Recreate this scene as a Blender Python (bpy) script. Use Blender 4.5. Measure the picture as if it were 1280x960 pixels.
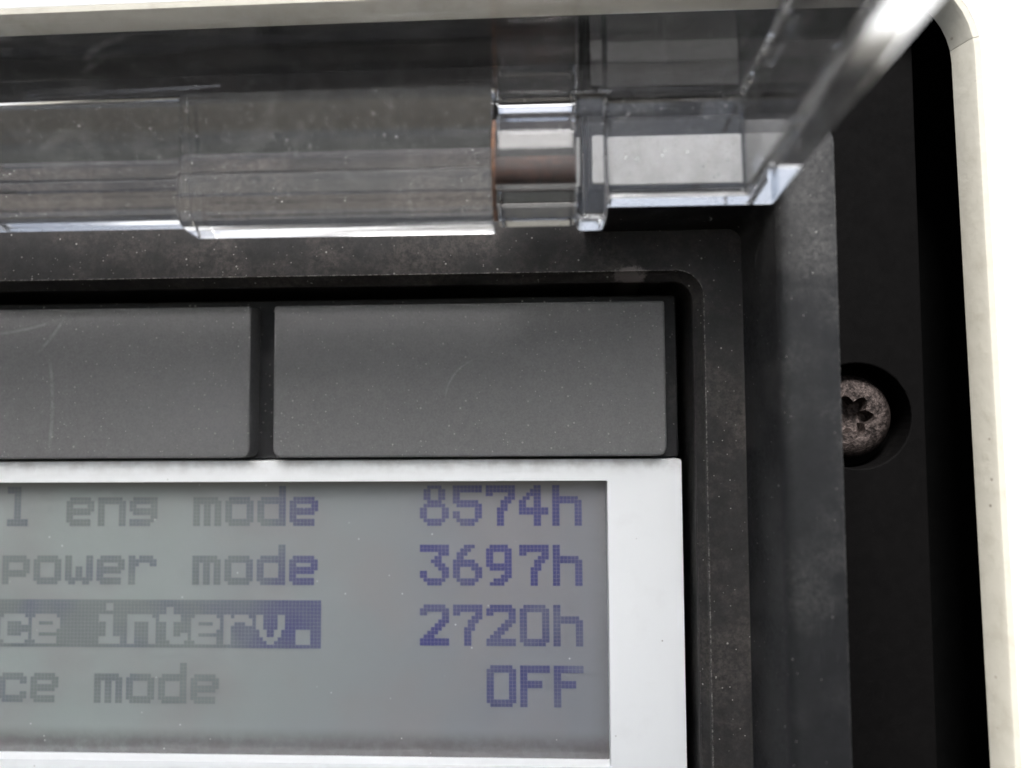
import bpy, bmesh, math, random
from mathutils import Vector, Matrix
from mathutils.geometry import tessellate_polygon
R = math.radians
MM = 0.001
scene = bpy.context.scene
for o in list(bpy.data.objects):
    bpy.data.objects.remove(o)

# ------------------------------------------------------------------ camera
# axes: X right along the panel, Z up, -Y out of the panel towards the viewer.  All sizes below in mm.
cd = bpy.data.cameras.new('camera')
cd.sensor_width = 36.0
cd.lens = 36.0 * 1000 / 1280
cd.clip_start = 0.001
cd.clip_end = 50
cd.dof.use_dof = True
cd.dof.focus_distance = 0.0716
cd.dof.aperture_fstop = 13
cam = bpy.data.objects.new('camera', cd)
cam.location = (0, -75 * MM, 0)
cam.rotation_euler = (Matrix.Rotation(R(2.75), 3, 'Z') @ Matrix.Rotation(R(93.25), 3, 'X') @ Matrix.Rotation(R(-0.375), 3, 'Z')).to_euler()
scene.collection.objects.link(cam)
scene.camera = cam

# ------------------------------------------------------------------ sky and sun (bright overcast)
SUN_EL, SUN_AZ = 51, 186
w = bpy.data.worlds.new('World')
scene.world = w
w.use_nodes = True
wn = w.node_tree
wn.nodes.clear()
sky = wn.nodes.new('ShaderNodeTexSky')
sky.sky_type = 'NISHITA'
sky.sun_disc = False
sky.sun_elevation = R(SUN_EL)
sky.sun_rotation = R(SUN_AZ)
sky.air_density = 1.0
sky.dust_density = 1.0
hs = wn.nodes.new('ShaderNodeHueSaturation')
hs.inputs['Saturation'].default_value = 0.55
bg = wn.nodes.new('ShaderNodeBackground')
bg.inputs['Strength'].default_value = 0.06
wo = wn.nodes.new('ShaderNodeOutputWorld')
wn.links.new(sky.outputs[0], hs.inputs['Color'])
wn.links.new(hs.outputs[0], bg.inputs[0])
wn.links.new(bg.outputs[0], wo.inputs[0])
sl = bpy.data.lights.new('sun', 'SUN')
sl.energy = 3.9
sl.angle = R(20)
sl.color = (1.0, 0.985, 0.97)
sun = bpy.data.objects.new('sun', sl)
sd = Vector((math.sin(R(SUN_AZ)) * math.cos(R(SUN_EL)), math.cos(R(SUN_AZ)) * math.cos(R(SUN_EL)), math.sin(R(SUN_EL))))
sun.rotation_euler = sd.to_track_quat('Z', 'Y').to_euler()
sun.location = sd * 0.5
scene.collection.objects.link(sun)

vs = scene.view_settings
vs.view_transform = 'Standard'
vs.look = 'None'
vs.gamma = 1
vs.exposure = 1.45
vs.use_curve_mapping = False
cy = scene.cycles
cy.caustics_refractive = True
cy.caustics_reflective = True
cy.max_bounces = 24
cy.transmission_bounces = 20
cy.glossy_bounces = 8
cy.diffuse_bounces = 5
cy.transparent_max_bounces = 16
cy.sample_clamp_indirect = 4
cy.blur_glossy = 0.3
cy.use_denoising = True

# ------------------------------------------------------------------ materials
class NT:
    """small node helper"""
    def __init__(s, name):
        s.m = bpy.data.materials.new(name)
        s.m.use_nodes = True
        s.t = s.m.node_tree
        s.t.nodes.clear()
        s.out = s.n('ShaderNodeOutputMaterial')
        tc = s.n('ShaderNodeTexCoord')
        sc = s.n('ShaderNodeVectorMath', operation='SCALE')
        s.l(tc.outputs['Object'], sc.inputs[0])
        sc.inputs['Scale'].default_value = 1000.0      # texture space in mm
        s.co = sc.outputs[0]
    def n(s, typ, **kw):
        x = s.t.nodes.new(typ)
        for k, v in kw.items():
            setattr(x, k, v)
        return x
    def l(s, a, b):
        s.t.links.new(a, b)
    def put(s, sock, v):
        if isinstance(v, bpy.types.NodeSocket):
            s.l(v, sock)
        else:
            if hasattr(sock.default_value, '__len__') and len(sock.default_value) == 4 and len(v) == 3:
                v = (*v, 1)
            sock.default_value = v
    def noise(s, scale, detail=3, rough=0.55, stretch=None, dist=0.0):
        x = s.n('ShaderNodeTexNoise')
        x.inputs['Scale'].default_value = scale
        x.inputs['Detail'].default_value = detail
        x.inputs['Roughness'].default_value = rough
        x.inputs['Distortion'].default_value = dist
        co = s.co
        if stretch:
            mp = s.n('ShaderNodeMapping')
            mp.inputs['Scale'].default_value = stretch
            if len(stretch) == 3:
                s.l(co, mp.inputs[0])
            co = mp.outputs[0]
        s.l(co, x.inputs['Vector'])
        return x.outputs['Fac']
    def ramp(s, f, a, b, lo=0.0, hi=1.0):
        x = s.n('ShaderNodeMapRange')
        x.interpolation_type = 'SMOOTHSTEP'
        s.put(x.inputs[0], f)
        x.inputs[1].default_value = a
        x.inputs[2].default_value = b
        x.inputs[3].default_value = lo
        x.inputs[4].default_value = hi
        return x.outputs[0]
    def math(s, op, a, b=0.0, clamp=False):
        x = s.n('ShaderNodeMath', operation=op)
        x.use_clamp = clamp
        s.put(x.inputs[0], a)
        s.put(x.inputs[1], b)
        return x.outputs[0]
    def mix(s, f, a, b):
        x = s.n('ShaderNodeMix', data_type='RGBA')
        s.put(x.inputs[0], f)
        s.put(x.inputs[6], a)
        s.put(x.inputs[7], b)
        return x.outputs[2]
    def specks(s, scale, size, density):
        """sparse small dust grains: 0/1 mask"""
        v = s.n('ShaderNodeTexVoronoi')
        v.inputs['Scale'].default_value = scale
        s.l(s.co, v.inputs['Vector'])
        sep = s.n('ShaderNodeSeparateColor')
        s.l(v.outputs['Color'], sep.inputs[0])
        near = s.ramp(v.outputs['Distance'], size, size * 0.5)
        pick = s.math('LESS_THAN', sep.outputs[0], density)
        var = s.math('MULTIPLY_ADD', sep.outputs[1], 0.7)
        return s.math('MULTIPLY', s.math('MULTIPLY', near, pick), var)
    def scratch(s, cx, cz, r, w, x0, x1, z0, z1, flat=False):
        """arc-shaped rub mark on a face seen square on"""
        x, y, z = s.sepco()
        z = y if flat else z
        dx, dz = s.math('SUBTRACT', x, cx), s.math('SUBTRACT', z, cz)
        d = s.math('SQRT', s.math('ADD', s.math('MULTIPLY', dx, dx), s.math('MULTIPLY', dz, dz)))
        d = s.math('ABSOLUTE', s.math('SUBTRACT', d, r))
        m = s.ramp(d, w, w * 0.2)
        for v, a, b in ((x, x0, x1), (z, z0, z1)):
            k = (b - a) * 0.25
            m = s.math('MULTIPLY', m, s.math('MULTIPLY', s.ramp(v, a, a + k), s.ramp(v, b, b - k)))
        return s.math('MULTIPLY', m, s.ramp(s.noise(1.5, 4, 0.7), 0.3, 0.6))
    def sepco(s):
        x = s.n('ShaderNodeSeparateXYZ')
        s.l(s.co, x.inputs[0])
        return x.outputs
    def edge(s, radius):
        """mask along sharp convex and concave edges"""
        b = s.n('ShaderNodeBevel', samples=4)
        b.inputs['Radius'].default_value = radius * MM
        g = s.n('ShaderNodeNewGeometry')
        d = s.n('ShaderNodeVectorMath', operation='DOT_PRODUCT')
        s.l(b.outputs[0], d.inputs[0])
        s.l(g.outputs['Normal'], d.inputs[1])
        return s.ramp(d.outputs['Value'], 0.985, 0.85)
    def bump(s, h, strength, dist):
        x = s.n('ShaderNodeBump')
        x.inputs['Strength'].default_value = strength
        x.inputs['Distance'].default_value = dist * MM
        s.l(h, x.inputs['Height'])
        return x.outputs[0]
    def principled(s, **kw):
        p = s.n('ShaderNodeBsdfPrincipled')
        for k, v in kw.items():
            s.put(p.inputs[k.replace('_', ' ')], v)
        s.l(p.outputs[0], s.out.inputs[0])
        return p

def plastic(name, col, dustcol=(0.22, 0.2, 0.18), dust=0.25, rough=0.55, grain=0.25, speck=0.10, wear=0.0, patch=(0.5, 0.72), spec=0.3, mott0=0.82, mott1=1.2, marks=(), chip=None, topdust=None):
    t = NT(name)
    big = t.ramp(t.noise(0.16, 5, 0.62), *patch)
    fine = t.noise(2.2, 4, 0.7)
    d = t.math('MULTIPLY', big, t.ramp(fine, 0.3, 0.75))
    d = t.math('MULTIPLY', d, dust)
    if topdust:                                    # film of dust on the upper end, with a ragged lower border
        x, y, z = t.sepco()
        zz = t.math('ADD', z, t.math('MULTIPLY', t.math('SUBTRACT', t.noise(0.22, 5, 0.65), 0.5), 22))
        d = t.math('ADD', d, t.math('MULTIPLY', t.ramp(zz, *topdust), t.ramp(fine, 0.25, 0.75, 0.10, 0.25)))
    c = t.mix(t.math('ADD', d, 0.0, True), col, dustcol)
    mott = t.ramp(t.noise(0.9, 6, 0.7), 0.25, 0.8, mott0, mott1)
    mott = t.math('MULTIPLY', mott, t.ramp(t.noise(5.5, 3, 0.8), 0.25, 0.75, 0.86, 1.14))
    hv = t.n('ShaderNodeHueSaturation')
    t.l(mott, hv.inputs['Value'])
    t.l(c, hv.inputs['Color'])
    c = hv.outputs[0]
    sp = t.math('ADD', t.specks(1.9, 0.22, speck), t.specks(5.0, 0.3, speck * 0.6), True)
    c = t.mix(t.math('MULTIPLY', sp, 0.75), c, (0.34, 0.33, 0.31))
    for m in marks:
        c = t.mix(t.math('MULTIPLY', t.scratch(*m), 0.12), c, (0.5, 0.5, 0.5))
    if chip:
        x, y, z = t.sepco()
        dx, dz = t.math('MULTIPLY', t.math('SUBTRACT', x, chip[0]), 0.55), t.math('SUBTRACT', z, chip[1])
        d = t.math('SQRT', t.math('ADD', t.math('MULTIPLY', dx, dx), t.math('MULTIPLY', dz, dz)))
        k = t.ramp(t.math('ADD', d, t.math('MULTIPLY', t.noise(1.6, 5, 0.75), 1.6)), 1.75, 1.35)
        c = t.mix(t.math('MULTIPLY', k, 0.75), c, (0.17, 0.15, 0.145))
    if wear > 0:
        e = t.math('MULTIPLY', t.edge(0.22), t.ramp(t.noise(2.6, 5, 0.75), 0.42, 0.66))
        c = t.mix(t.math('MULTIPLY', e, wear, True), c, (0.36, 0.34, 0.32))
    gr = t.noise(9.0, 2, 0.5)
    nb = t.bump(t.math('ADD', gr, sp), grain, 0.05)
    t.principled(Base_Color=c, Roughness=t.ramp(fine, 0.2, 0.8, rough - 0.1, rough + 0.12), Normal=nb, Specular_IOR_Level=spec)
    t.p = t.m
    return t.m

M = {}
MARKS = [(-5.6, 2.6, 4.2, 0.14, -10.2, -6.5, 2.2, 7.2), (-55, 33, 23.6, 0.2, -54, -45.5, 7, 11.4), (-60, 18.5, 15.5, 0.22, -51, -44.5, 7.2, 11.4),
         (-80, 2, 32.6, 0.25, -49, -46, -2.4, 8)]
M['button'] = plastic('button_rubber', (0.107, 0.105, 0.105), dust=0.05, rough=0.6, speck=0.08, wear=0.25, mott0=0.93, mott1=1.07, marks=MARKS)
M['floor'] = plastic('recess_plastic', (0.021, 0.020, 0.020), dustcol=(0.15, 0.128, 0.115), dust=0.30, rough=0.55, speck=0.05, wear=0.9, patch=(0.4, 0.66), spec=0.15, chip=(7.3, 13.9))
M['rim'] = plastic('rim_plastic', (0.0105, 0.0107, 0.0116), dustcol=(0.115, 0.111, 0.107), dust=0.30, topdust=(8, 15), rough=0.5, speck=0.025, wear=0.35, patch=(0.42, 0.72), spec=0.25)
M['flange'] = plastic('flange_plastic', (0.0024, 0.0022, 0.0022), dust=0.006, rough=0.7, speck=0.0, spec=0.03)
M['back'] = plastic('dark_cavity', (0.003, 0.003, 0.003), dust=0.0, rough=0.9, speck=0.0, spec=0.02)
M['keypad'] = plastic('keypad_rubber', (0.016, 0.016, 0.017), dust=0.12, rough=0.6, speck=0.08, spec=0.2)

def white_plastic():
    t = NT('bezel_white')
    sx, sy, sz = t.sepco()
    n1 = t.noise(0.55, 5, 0.6)
    # grime gathered in the joint under the keys
    band = t.math('MULTIPLY', t.ramp(sz, -4.6, -2.6), t.ramp(n1, 0.36, 0.66))
    c = t.mix(t.math('MULTIPLY', band, 0.42), (0.80, 0.803, 0.80), (0.30, 0.25, 0.215))
    sp = t.specks(0.9, 0.10, 0.12)
    c = t.mix(t.math('MULTIPLY', sp, 0.7), c, (0.25, 0.21, 0.18))
    c = t.mix(t.ramp(t.noise(0.22, 4, 0.6), 0.5, 0.75, 0, 0.10), c, (0.45, 0.42, 0.40))
    t.principled(Base_Color=c, Roughness=0.45, Normal=t.bump(t.noise(6, 2), 0.08, 0.05))
    return t.m
M['bezel'] = white_plastic()

def lcd():
    t = NT('lcd_glass')
    sx, sy, sz = t.sepco()
    c = t.mix(t.ramp(sx, -50, 5), (0.222, 0.246, 0.238), (0.174, 0.180, 0.194))  # greenish left to darker right: reflection on the screen put into the colour
    n = t.noise(0.11, 2, 0.5)
    c = t.mix(t.ramp(n, 0.4, 0.7, 0, 0.4), c, (0.20, 0.185, 0.183))
    # darker along the lower and right edge of the window
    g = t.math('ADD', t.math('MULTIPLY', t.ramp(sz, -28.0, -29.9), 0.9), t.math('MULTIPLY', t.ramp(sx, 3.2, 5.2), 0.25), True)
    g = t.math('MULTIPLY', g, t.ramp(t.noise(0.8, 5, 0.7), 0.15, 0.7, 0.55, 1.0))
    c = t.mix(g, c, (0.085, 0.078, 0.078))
    sp = t.specks(0.75, 0.075, 0.45)
    c = t.mix(t.math('MULTIPLY', sp, 0.7), c, (0.62, 0.62, 0.62))
    t.principled(Base_Color=c, Roughness=0.38, Coat_Weight=0.6, Coat_Roughness=0.16, Specular_IOR_Level=0.35)
    return t.m
M['lcd'] = lcd()

def lcd_dot():
    t = NT('lcd_dot_blue')
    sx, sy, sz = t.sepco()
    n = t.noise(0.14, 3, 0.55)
    # reflected glare put into the colour: dots pale on the left and in blotches
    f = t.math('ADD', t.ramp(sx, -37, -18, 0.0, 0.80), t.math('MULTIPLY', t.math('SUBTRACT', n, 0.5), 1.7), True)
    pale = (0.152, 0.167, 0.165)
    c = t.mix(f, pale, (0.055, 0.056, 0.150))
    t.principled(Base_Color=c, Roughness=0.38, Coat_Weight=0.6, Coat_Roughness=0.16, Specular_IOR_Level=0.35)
    return t.m
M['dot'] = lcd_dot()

def painted_sheet():
    t = NT('white_paint')
    n = t.noise(0.12, 5, 0.6)
    c = t.mix(t.ramp(n, 0.5, 0.8, 0, 0.12), (0.82, 0.82, 0.815), (0.6, 0.58, 0.53))
    t.principled(Base_Color=c, Roughness=0.4, Normal=t.bump(t.noise(0.9, 3), 0.15, 0.1))
    return t.m
M['paint'] = painted_sheet()

def cream_edge():
    t = NT('cream_edge')
    n = t.noise(0.5, 5, 0.65)
    c = t.mix(t.ramp(n, 0.42, 0.75, 0, 0.5), (0.415, 0.39, 0.33), (0.30, 0.275, 0.22))
    sp = t.specks(0.8, 0.14, 0.16)
    c = t.mix(t.math('MULTIPLY', sp, 0.6), c, (0.12, 0.10, 0.08))
    t.principled(Base_Color=c, Roughness=0.7, Normal=t.bump(n, 0.3, 0.2))
    return t.m
M['cream'] = cream_edge()

def clear(name, haze=0.05, smudge=0.12, speck=0.14, rough=0.03, rubs=()):
    t = NT(name)
    p = t.n('ShaderNodeBsdfPrincipled')
    p.inputs['Base Color'].default_value = (0.985, 0.988, 0.995, 1)
    p.inputs['Transmission Weight'].default_value = 1.0
    p.inputs['IOR'].default_value = 1.49
    scr = t.noise(1.1, 5, 0.7)
    t.l(t.ramp(scr, 0.3, 0.8, rough, rough * 1.6 + 0.015), p.inputs['Roughness'])
    d = t.n('ShaderNodeBsdfDiffuse')
    d.inputs['Color'].default_value = (0.55, 0.545, 0.53, 1)
    sm = t.math('MULTIPLY', t.ramp(t.noise(0.20, 6, 0.66, dist=0.8), 0.45, 0.74), t.ramp(t.noise(1.3, 4, 0.7), 0.3, 0.7, 0.4, 1.0))
    f = t.math('MULTIPLY_ADD', sm, smudge)
    t.t.nodes[-1].inputs[2].default_value = haze
    sp = t.math('ADD', t.specks(1.0, 0.16, speck), t.specks(3.2, 0.24, speck * 0.8), True)
    f = t.math('ADD', f, t.math('MULTIPLY', sp, 0.3), True)
    for k in rubs:
        f = t.math('ADD', f, t.math('MULTIPLY', t.scratch(*k, True), 0.2), True)
    m = t.n('ShaderNodeMixShader')
    t.l(f, m.inputs[0])
    t.l(p.outputs[0], m.inputs[1])
    t.l(d.outputs[0], m.inputs[2])
    t.l(m.outputs[0], t.out.inputs[0])
    return t.m
RUBS = [(-30.5, -14, 6.5, 0.35, -38, -33, -13, -5), (-27.5, -1, 8.0, 0.4, -36, -28, -10, -5.5), (30, -9, 22, 0.12, 7, 13, -14, -3), (40, -4, 27, 0.1, 12, 20, -16, -2),
        (-70, -30, 66, 0.12, -8, 2, -22, -4), (-14, -22, 13, 0.25, -12, 3, -12, -6), (-52, -8, 9, 0.3, -48, -40, -14, -3)]
M['clear'] = clear('clear_acrylic', haze=0.005, smudge=0.085, speck=0.3, rough=0.012, rubs=RUBS)
M['frosted'] = clear('frosted_acrylic_edge', haze=0.03, smudge=0.08, speck=0.1, rough=0.10)
M['cloudy'] = clear('cloudy_hinge_acrylic', haze=0.012, smudge=0.12, speck=0.12, rough=0.035)

def rust(name, a, b, metal=0.0, rough=0.75, sc=1.2):
    t = NT(name)
    n = t.noise(sc, 6, 0.7)
    t.principled(Base_Color=t.mix(t.ramp(n, 0.35, 0.65), a, b), Roughness=rough, Metallic=metal, Normal=t.bump(n, 0.5, 0.2))
    return t.m
M['rust'] = rust('rusty_steel', (0.12, 0.065, 0.05), (0.07, 0.052, 0.048))
M['rust_ring'] = rust('rust_stain', (0.20, 0.085, 0.035), (0.09, 0.045, 0.03))

def screw_metal():
    t = NT('tarnished_screw')
    n = t.noise(2.4, 6, 0.72)
    c = t.mix(t.ramp(n, 0.36, 0.64), (0.012, 0.0085, 0.0075), (0.085, 0.066, 0.060))
    t.principled(Base_Color=c, Metallic=0.75, Roughness=t.ramp(n, 0.4, 0.7, 0.55, 0.35), Normal=t.bump(n, 0.8, 0.25))
    return t.m
M['screw'] = screw_metal()

def strip_mat():  # pale tone imitates a bright reflection seen in the cover
    t = NT('pale_reflection')
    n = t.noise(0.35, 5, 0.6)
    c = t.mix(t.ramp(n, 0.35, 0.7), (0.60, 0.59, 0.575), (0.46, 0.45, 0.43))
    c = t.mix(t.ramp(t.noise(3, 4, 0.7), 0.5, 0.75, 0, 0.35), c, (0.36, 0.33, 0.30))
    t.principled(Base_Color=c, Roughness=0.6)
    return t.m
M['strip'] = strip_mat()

# ------------------------------------------------------------------ mesh helpers (mm in, metres out)
def link(name, me, mat, parent=None, bevel=0, seg=2, smooth=False, angle=35):
    o = bpy.data.objects.new(name, me)
    scene.collection.objects.link(o)
    if mat:
        me.materials.append(mat)
    if parent:
        o.parent = parent
    if bevel:
        b = o.modifiers.new('bevel', 'BEVEL')
        b.width = bevel * MM
        b.segments = seg
        b.limit_method = 'ANGLE'
        b.angle_limit = R(angle)
    if smooth:
        for p in me.polygons:
            p.use_smooth = True
        me.set_sharp_from_angle(angle=R(35))
    return o

def mesh(name, verts, faces, fix=True):
    me = bpy.data.meshes.new(name)
    me.from_pydata([(x * MM, y * MM, z * MM) for x, y, z in verts], [], faces)
    bm = bmesh.new()
    bm.from_mesh(me)
    bmesh.ops.remove_doubles(bm, verts=bm.verts, dist=1e-7)
    if fix:
        bmesh.ops.recalc_face_normals(bm, faces=bm.faces)
    bm.to_mesh(me)
    bm.free()
    me.update()
    return me

def rr(x0, x1, z0, z1, r, n=8):
    """rounded rectangle, clockwise seen from the viewer, starting at the top right corner's top end"""
    pts = []
    if not isinstance(r, (list, tuple)):
        r = [r] * 4                       # TR, BR, BL, TL
    for (cx, cz, a0, q) in ((x1, z1, 90, r[0]), (x1, z0, 0, r[1]), (x0, z0, -90, r[2]), (x0, z1, -180, r[3])):
        sx = -1 if cx == x1 else 1
        sz = -1 if cz == z1 else 1
        for i in range(n + 1):
            a = R(a0 - 90 * i / n)
            pts.append((cx + sx * q + q * math.cos(a), cz + sz * q + q * math.sin(a)))
    return pts

def plate(name, outer, holes, h0, h1, mat, parent, **kw):
    """flat plate between heights h0 (back) and h1 (front), with through holes"""
    loops = [outer] + holes
    flat = [p for l in loops for p in l]
    tris = tessellate_polygon([[Vector((x, z, 0)) for x, z in l] for l in loops])
    n = len(flat)
    v = [(x, -h1, z) for x, z in flat] + [(x, -h0, z) for x, z in flat]
    f = [tuple(t) for t in tris] + [tuple(i + n for i in reversed(t)) for t in tris]
    k = 0
    for l in loops:
        m = len(l)
        for i in range(m):
            a, b = k + i, k + (i + 1) % m
            f.append((a, b, b + n, a + n))
        k += m
    me = mesh(name, v, f)
    bm = bmesh.new()
    bm.from_mesh(me)
    bmesh.ops.dissolve_limit(bm, angle_limit=R(1), verts=bm.verts, edges=bm.edges)
    bm.to_mesh(me)
    bm.free()
    return link(name, me, mat, parent, **kw)

def loft(name, loops, mat, parent, closed_path=True, closed_prof=False, cap=False, **kw):
    """loops: list of (points2d, h); joined one to the next"""
    m = len(loops[0][0])
    v = [(x, -h, z) for pts, h in loops for x, z in pts]
    f = []
    L = len(loops)
    for j in range(L if closed_prof else L - 1):
        for i in range(m if closed_path else m - 1):
            a = j * m + i
            b = j * m + (i + 1) % m
            c = ((j + 1) % L) * m
            f.append((a, b, c + (i + 1) % m, c + i))
    if cap:
        f.append(tuple(j * m for j in range(L)))
        f.append(tuple(j * m + m - 1 for j in reversed(range(L))))
    return link(name, mesh(name, v, f), mat, parent, **kw)

def lathe_x(name, prof, mat, parent, n=48, cy_=0, cz=0, facet=False, **kw):
    """closed profile of (x, radius) turned round an axis parallel to X"""
    v, f = [], []
    L = len(prof)
    for i in range(n):
        a = 2 * math.pi * i / n
        for x, r in prof:
            v.append((x, cy_ + r * math.cos(a), cz + r * math.sin(a)))
    for i in range(n):
        for j in range(L):
            a, b = i * L + j, i * L + (j + 1) % L
            c, d = ((i + 1) % n) * L + (j + 1) % L, ((i + 1) % n) * L + j
            f.append((a, b, c, d))
    return link(name, mesh(name, v, f), mat, parent, smooth=not facet, **kw)

def grid_solid(name, boxes, mat, parent, cut=(), **kw):
    """union of axis-aligned boxes as one watertight mesh"""
    ax = [sorted({b[k][i] for b in boxes for i in (0, 1)} | {c[k][i] for c in cut for i in (0, 1)}) for k in range(3)]
    n = [len(a) - 1 for a in ax]
    def solid(i, j, k):
        if not (0 <= i < n[0] and 0 <= j < n[1] and 0 <= k < n[2]):
            return False
        p = [(ax[q][t] + ax[q][t + 1]) / 2 for q, t in enumerate((i, j, k))]
        ins = lambda b: all(b[q][0] < p[q] < b[q][1] for q in range(3))
        return any(ins(b) for b in boxes) and not any(ins(c) for c in cut)
    v, f = [], []
    for i in range(n[0]):
        for j in range(n[1]):
            for k in range(n[2]):
                if not solid(i, j, k):
                    continue
                for d in range(3):
                    for s in (0, 1):
                        q = [i, j, k]
                        q[d] += 1 if s else -1
                        if solid(*q):
                            continue
                        e, g = (d + 1) % 3, (d + 2) % 3
                        idx = [i, j, k]
                        base = len(v)
                        for (a, b) in ((0, 0), (1, 0), (1, 1), (0, 1)):
                            t = list(idx)
                            t[d] += s
                            t[e] += a
                            t[g] += b
                            v.append(tuple(ax[q2][t[q2]] for q2 in range(3)))
                        f.append((base, base + 1, base + 2, base + 3))
    me = mesh(name, v, f)
    bm = bmesh.new()
    bm.from_mesh(me)
    bmesh.ops.dissolve_limit(bm, angle_limit=R(1), verts=bm.verts, edges=bm.edges)
    bmesh.ops.recalc_face_normals(bm, faces=bm.faces)
    bm.to_mesh(me)
    bm.free()
    return link(name, me, mat, parent, **kw)

def thing(name, label, cat):
    o = bpy.data.objects.new(name, None)
    o.empty_display_size = 0.01
    scene.collection.objects.link(o)
    o['label'] = label
    o['category'] = cat
    return o

# ------------------------------------------------------------------ white body panel with its cut-out
LEFT, BOTTOM = -118.0, -47.0
def cutout(off):
    p = rr(LEFT - 20 - off, 35.75 + off, BOTTOM - 19 - off, 38.6 + off, [7.0 + off, 5, 5, 5], 10)
    return [(x + (0.0157 * (2 - z) if x > 0 else 0), z + 0.003 * x) for x, z in p]
panel = thing('body_panel', 'bright white painted sheet panel around the dark cut-out, with a cream cut edge', 'panel')
plate('sheet', [(-175, 130), (150, 130), (150, -110), (-175, -110)], [cutout(1.45)], 4.6, 7.1, M['paint'], panel, bevel=0.25)
# two lengths of edge with an open joint between them in the rounded corner
def trim_piece(idx, shrink):
    prof = [(0, 5.0), (0.12, 5.35), (0.72, 6.8), (0.92, 7.05), (1.4, 7.1), (1.4, 5.0)]
    loops = []
    for off, h in prof:
        c = cutout(off)
        seq = [c[i] for i in idx]
        if shrink:
            (x0, z0), (x1, z1) = seq[0], seq[1]
            d = math.hypot(x1 - x0, z1 - z0)
            seq[0] = (x0 + (x1 - x0) / d * 0.05, z0 + (z1 - z0) / d * 0.05)
        loops.append((seq, h))
    return loops
NP = 44
loft('edge_trim', trim_piece(list(range(9, 33)), True), M['cream'], panel, closed_path=False, closed_prof=True, cap=True, smooth=True)
loft('edge_trim', trim_piece(list(range(33, 44)) + list(range(0, 10)), False), M['cream'], panel, closed_path=False, closed_prof=True, cap=True, smooth=True)

# ------------------------------------------------------------------ control unit housing
unit = thing('control_unit', 'black plastic control unit with display, wide keys and a flipped-up clear cover', 'control panel')
plate('back_wall', [(-170, 125), (145, 125), (145, -105), (-170, -105)], [], -9, -7, M['back'], unit)

# flange outside the rim, with the counterbore of the screw
SX, SZ = 27.05, 1.0
circ = lambda r, n=48: [(SX + r * math.cos(2 * math.pi * i / n), SZ + r * math.sin(2 * math.pi * i / n)) for i in range(n)]
plate('flange', rr(LEFT - 16, 32.87, BOTTOM - 15, 35.2, 1.2), [rr(LEFT - 3, 20.4, BOTTOM - 3, 24.6, 1.0), circ(4.65)], -1.2, 3.0, M['flange'], unit, bevel=0.2)
plate('counterbore_floor', circ(6.0), [], -2.4, -1.25, M['flange'], unit)

# recess floor round the module opening, with the sloping lip of that opening
ops = lambda o, r: rr(LEFT + 4 - o, 12.95 + o, BOTTOM + 8 - o, 13.35 + o, r, 10)
loft('recess_floor', [
    (rr(LEFT - 2.95, 20.35, BOTTOM - 2.95, 24.55, 1.0, 10), -2.0),
    (rr(LEFT - 2.95, 20.35, BOTTOM - 2.95, 24.55, 1.0, 10), 3.0),
    (ops(0.86, 2.4), 3.0), (ops(0.74, 2.3), 2.75), (ops(0.08, 1.9), 2.05), (ops(0.0, 1.8), 1.85), (ops(0.0, 1.8), -6.0),
], M['floor'], unit, smooth=False)

# raised rim; it is open along the hinge
def rim_path(o):
    zt = 17.85 + o + (1.4 if o > 5 else 0)        # the upper bar is a little wider
    p = rr(LEFT - o, 17.25 + o, BOTTOM - o, zt, 1.2 + 0.15 * o, 8)
    return [(3.2, zt)] + p + [(LEFT + 14, zt)]
prof = [(-0.05, 2.4), (0.1, 3.6), (1.25, 8.9), (1.42, 9.45), (1.75, 9.83), (2.2, 10.0), (5.7, 10.0), (5.95, 9.9), (6.05, 9.6), (6.05, 2.4)]
loft('rim', [(rim_path(o), h) for o, h in prof], M['rim'], unit, closed_path=False, closed_prof=True, cap=True, smooth=True)

# pale strip added to the rim's upper bar, imitating a reflection in the cover
plate('reflection_strip', rr(3.5, 16.4, 19.55, 23.5, 0.25, 4), [], 10.0, 10.3, M['strip'], unit, bevel=0.08)

# ------------------------------------------------------------------ screw
def torx(ri, ro, n=72):
    pts = []
    for i in range(n):
        a = 2 * math.pi * i / n
        k = 0.5 + 0.5 * math.cos(6 * (a + 0.1))
        r = ri + (ro - ri) * (k ** 0.6)
        pts.append((SX + r * math.cos(a), SZ + r * math.sin(a)))
    return pts
n72 = lambda r: [(SX + r * math.cos(2 * math.pi * i / 72), SZ + r * math.sin(2 * math.pi * i / 72)) for i in range(72)]
screw = loft('screw', [(n72(3.4), -1.1), (n72(3.72), 0.3), (n72(3.72), 0.9), (n72(3.45), 1.35), (n72(3.0), 1.7), (n72(2.5), 1.82),
                       (torx(1.25, 1.95), 1.8), (torx(1.12, 1.8), 1.55), (torx(1.0, 1.6), 0.5), (n72(0.7), 0.3), (n72(0.05), 0.2)], M['screw'], unit, smooth=True)

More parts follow.
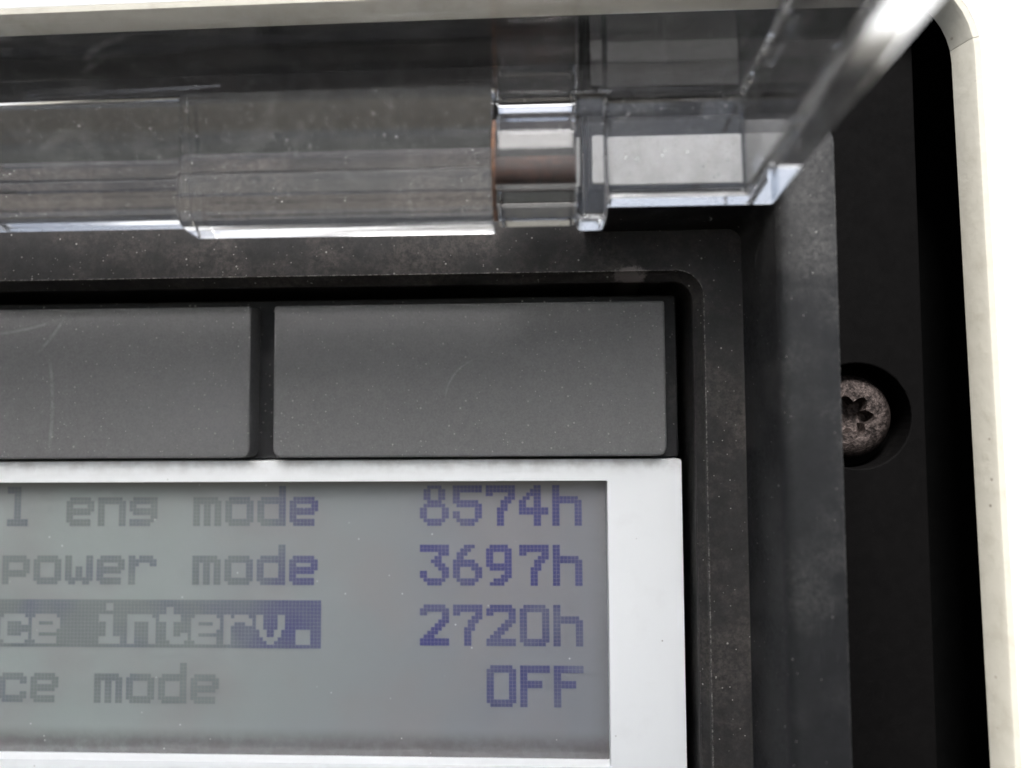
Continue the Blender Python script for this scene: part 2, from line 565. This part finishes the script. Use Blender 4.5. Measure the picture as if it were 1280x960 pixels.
# ------------------------------------------------------------------ keypad and keys
plate('keypad_base', rr(LEFT + 5, 12.0, -2.75, 12.7, 0.4, 4), [], -4.0, -1.3, M['keypad'], unit, bevel=0.15)
def key(x0, x1):
    z0, z1 = -2.52, 11.8
    L = [(rr(x0 - 0.12, x1 + 0.12, z0 - 0.02, z1 + 0.12, [0.3, 0.9, 0.9, 0.3], 5), -1.32),
         (rr(x0, x1, z0, z1, [0.25, 0.85, 0.85, 0.25], 5), 0.8),
         (rr(x0 + 0.06, x1 - 0.06, z0 + 0.06, z1 - 0.06, [0.22, 0.8, 0.8, 0.22], 5), 0.95),
         (rr(x0 + 0.2, x1 - 0.2, z0 + 0.2, z1 - 0.2, [0.2, 0.7, 0.7, 0.2], 5), 1.0)]
    o = loft('button', L, M['button'], unit)
    me = o.data
    bm = bmesh.new()
    bm.from_mesh(me)
    bmesh.ops.holes_fill(bm, edges=[e for e in bm.edges if e.is_boundary], sides=0)
    bmesh.ops.recalc_face_normals(bm, faces=bm.faces)
    bm.to_mesh(me)
    bm.free()
    return o
key(-26.05, 10.6)
key(-65.0, -28.3)
key(-103.8, -67.2)

# ------------------------------------------------------------------ display
LX0, LX1, LZ0, LZ1 = -98.0, 5.2, -30.75, -4.8
plate('display_bezel', rr(LEFT + 5, 12.05, BOTTOM + 9, -2.8, 0.3, 4), [rr(LX0, LX1, LZ0, LZ1, 0.12, 3)], -4.0, 0.0, M['bezel'], unit, bevel=0.28, seg=3)
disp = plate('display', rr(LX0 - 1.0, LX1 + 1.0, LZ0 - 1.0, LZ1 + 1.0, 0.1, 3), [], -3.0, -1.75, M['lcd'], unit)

G = {}
def glyph(ch, txt, top=0):
    rows = txt.split()
    G[ch] = [(c, top + r) for r, row in enumerate(rows) for c, q in enumerate(row) if q == '#']
S = ' '
glyph('8', '..####.. .##..##. .##..##. .##..##. ..####.. .######. ##....## ##....## ##....## .######. ..####..')
glyph('5', '######## ######## ##...... ##...... #######. .####### ......## ##....## ##....## .######. ..####..')
glyph('7', '######## ######## ##....## .....### ....###. ....##.. ...###.. ...##... ...##... ...##... ...##...')
glyph('4', '....##.. ...###.. ..####.. .##.##.. ##..##.. ##..##.. ######## ######## ....##.. ....##.. ....##..')
glyph('h', '##...... ##...... ##...... #######. ######## ##....## ##....## ##....## ##....## ##....## ##....##')
glyph('3', '######## ######## .....### ....##.. ...###.. ....###. .....### ##....## ##....## .######. ..####..')
glyph('6', '...###.. ..###... .###.... .##..... ######.. #######. ##...### ##....## ##....## .######. ..####..')
glyph('9', '.#####.. #######. ##...##. ##...##. ##...##. #######. .######. .....##. ....###. ..####.. .####...')
glyph('2', '.######. ######## ##....## ......## .....### ....###. ...###.. ..###... .###.... ######## ########')
glyph('0', '.######. ######## ##....## ##....## ##....## ##....## ##....## ##....## ##....## ######## .######.')
G['O'] = G['0']
glyph('F', '######## ######## ##...... ##...... ######.. ######.. ##...... ##...... ##...... ##...... ##......')
glyph('e', '.######. ######## ##....## ######## #######. ##...... #######. .######.', 3)
glyph('n', '#######. ######## ##....## ##....## ##....## ##....## ##....## ##....##', 3)
glyph('g', '.####### ######## ##....## ######## .####### ......## #######. ######..', 3)
glyph('m', '#######. ######## ##.##.## ##.##.## ##.##.## ##.##.## ##.##.## ##.##.##', 3)
glyph('o', '.######. ######## ##....## ##....## ##....## ##....## ######## .######.', 3)
glyph('d', '......## ......## ......## .####### ######## ##....## ##....## ##....## ##....## ######## .#######')
glyph('p', '#######. ######## ##....## ##....## ######## #######. ##...... ##......', 3)
glyph('w', '##....## ##....## ##....## ##.##.## ##.##.## ##.##.## ######## .##..##.', 3)
glyph('r', '##.####. ######## ###...## ##...... ##...... ##...... ##...... ##......', 3)
glyph('c', '.######. ######## ##....## ##...... ##...... ##....## ######## .######.', 3)
glyph('i', '...##... ...##... ........ .####... .####... ...##... ...##... ...##... ...##... .######. .######.')
glyph('t', '..##.... ..##.... ######.. ######.. ..##.... ..##.... ..##.... ..##..## ..###### ...####.', 1)
glyph('v', '##....## ##....## ##....## ##....## .##..##. .##..##. ..####.. ...##...', 3)
glyph('.', '..####.. ..####.. ..####.. ..####..', 7)
glyph('l', '.####... .####... ...##... ...##... ...##... ...##... ...##... ...##... ...##... .######. .######.')
DP = 0.3519
TX0, TZ0 = -47.45, -5.3          # left edge of cell 0, top of the first row
DH = 1.7                          # dots lie just in front of the display face
def dots(name, cells, x0, z0):
    v, f = [], []
    a, b = 0.035 * DP, 0.965 * DP
    for c, r in cells:
        x, z = x0 + c * DP, z0 - r * DP
        k = len(v)
        v += [(x + a, DH, z - b), (x + b, DH, z - b), (x + b, DH, z - a), (x + a, DH, z - a)]
        f.append((k, k + 1, k + 2, k + 3))
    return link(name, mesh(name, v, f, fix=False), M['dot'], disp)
rows = [{-2: 'l', 0: 'e', 1: 'n', 2: 'g', 4: 'm', 5: 'o', 6: 'd', 7: 'e', 11: '8', 12: '5', 13: '7', 14: '4', 15: 'h'},
        {-2: 'p', -1: 'o', 0: 'w', 1: 'e', 2: 'r', 4: 'm', 5: 'o', 6: 'd', 7: 'e', 11: '3', 12: '6', 13: '9', 14: '7', 15: 'h'},
        {11: '2', 12: '7', 13: '2', 14: '0', 15: 'h'},
        {-2: 'c', -1: 'e', 1: 'm', 2: 'o', 3: 'd', 4: 'e', 13: 'O', 14: 'F', 15: 'F'}]
for r, row in enumerate(rows):
    for k, ch in row.items():
        dots('character', G[ch], TX0 + 9 * DP * k, TZ0 - 16 * DP * r)
neg = set()
for k, ch in {-2: 'c', -1: 'e', 1: 'i', 2: 'n', 3: 't', 4: 'e', 5: 'r', 6: 'v', 7: '.'}.items():
    neg |= {(c + 9 * k, q) for c, q in G[ch]}
bar = [(c, q) for c in range(-80, 9 * 7 + 9) for q in range(-1, 12) if (c, q) not in neg]
dots('highlight_bar', bar, TX0, TZ0 - 32 * DP)

# ------------------------------------------------------------------ flipped-up clear cover (hinged part)
TILT = 3.6
CH, CZ = 13.4, 25.85              # inner face of its end wall, underside of its plate
XR, XL = 18.0, LEFT - 0.8
boxes = [((XL, XR), (-57, 0.2), (0, 2.8)),                      # plate
         ((-4.2, XR), (0.1, 2.8), (0, 2.8)),                    # its end over the hinge-side wall
         ((XL, XL + 2.9), (0.1, 2.8), (0, 2.8)),
         ((XR - 2.9, XR), (-57, 2.8), (-8.0, 0)),               # side wall
         ((XL, XL + 2.9), (-57, 2.8), (-8.0, 0)),               # far side wall
         ((XL, XR), (-57, -54.2), (-8.0, 0)),                   # front wall
         ((2.16, XR), (0, 2.8), (-8.0, 0)),                     # hinge-side end wall
         ((2.16, 4.47), (-0.9, 2.8), (-9.9, 0))]               # ear that carries the pin
cover = grid_solid('cover', boxes, M['clear'], unit, bevel=0.6, seg=3)
cover.location = (0, -CH * MM, CZ * MM)
cover.rotation_euler = (R(-TILT), 0, 0)
cover['label'] = 'clear scratched acrylic cover flipped up on its hinge'
# hinge barrels, hollow, on a rusty pin (coordinates local to the cover)
HY, HZ = 1.3, -5.25
def barrel(x0, x1, ro, bore=None):
    e = 0.3
    p = [(x0, 0.002), (x0, ro - e), (x0 + e * 0.3, ro - e * 0.3), (x0 + e, ro), (x1 - e, ro), (x1 - e * 0.3, ro - e * 0.3), (x1, ro - e)]
    p += [(x1, bore[1]), (bore[0], bore[1]), (bore[0], 0.002)] if bore else [(x1, 0.002)]
    lathe_x('hinge_barrel', p, M['cloudy'], cover, n=18, cy_=HY, cz=HZ, facet=True)
barrel(-4.0, 2.1, 4.4)
# moulded hinge leaves between the barrels: a thick wall with a rolled lower lip
def leaf(x0, x1, front, low):
    p = [(0.0 + front, 1.2), (0.0 + front, -0.06), (-0.25 + front, -4.5), (-0.75 + front, -5.1), (-0.85 + front, -6.0), (-1.25 + front, -6.4), (-1.35 + front, -low + 2.3),
         (-1.6 + front, -low + 2.0), (-1.6 + front, -low + 0.9), (-1.35 + front, -low + 0.35), (-0.8 + front, -low + 0.05), (-0.1 + front, -low),
         (2.0, -low), (2.5, -low + 0.25), (2.7, -low + 0.8), (2.7, 1.2)]
    p = [(y - 0.24 * z - 2.4, z) for y, z in p]          # slant added so the faces reflect the dark below the horizon
    n = len(p)
    v = [(x, y, z) for x in (x0, x1) for y, z in p]
    f = [tuple(range(n)), tuple(range(2 * n - 1, n - 1, -1))] + [(i, (i + 1) % n, n + (i + 1) % n, n + i) for i in range(n)]
    return link('hinge_leaf', mesh('hinge_leaf', v, f), None, cover, bevel=0.16, seg=2, angle=50)
# the leaves are moulded in one piece with the cover
leaves = [leaf(-28.6, -4.25, 0.0, 10.1), leaf(-46.6, -28.5, 0.9, 9.3), leaf(-68.0, -46.5, 0.0, 10.1)]
for lf in leaves:
    b = cover.modifiers.new('join', 'BOOLEAN')
    b.operation = 'UNION'
    b.solver = 'EXACT'
    b.object = lf
bpy.context.view_layer.update()
me = bpy.data.meshes.new_from_object(cover.evaluated_get(bpy.context.evaluated_depsgraph_get()))
cover.modifiers.clear()
cover.data = me
me.materials.clear()
me.materials.append(M['clear'])
me.materials.append(M['frosted'])
for p in me.polygons:
    p.material_index = 1 if (p.normal.z < -0.6 and p.center.z < -7.4 * MM) else 0
for lf in leaves:
    bpy.data.objects.remove(lf)
lathe_x('hinge_pin', [(-3.9, 0.002), (-3.9, 0.8), (2.02, 0.8), (2.02, 0.002)], M['rust'], cover, n=32, cy_=HY, cz=HZ)
lathe_x('rust_ring', [(-4.22, 1.6), (-4.22, 3.9), (-4.04, 3.9), (-4.04, 1.6)], M['rust_ring'], cover, n=48, cy_=HY, cz=HZ)
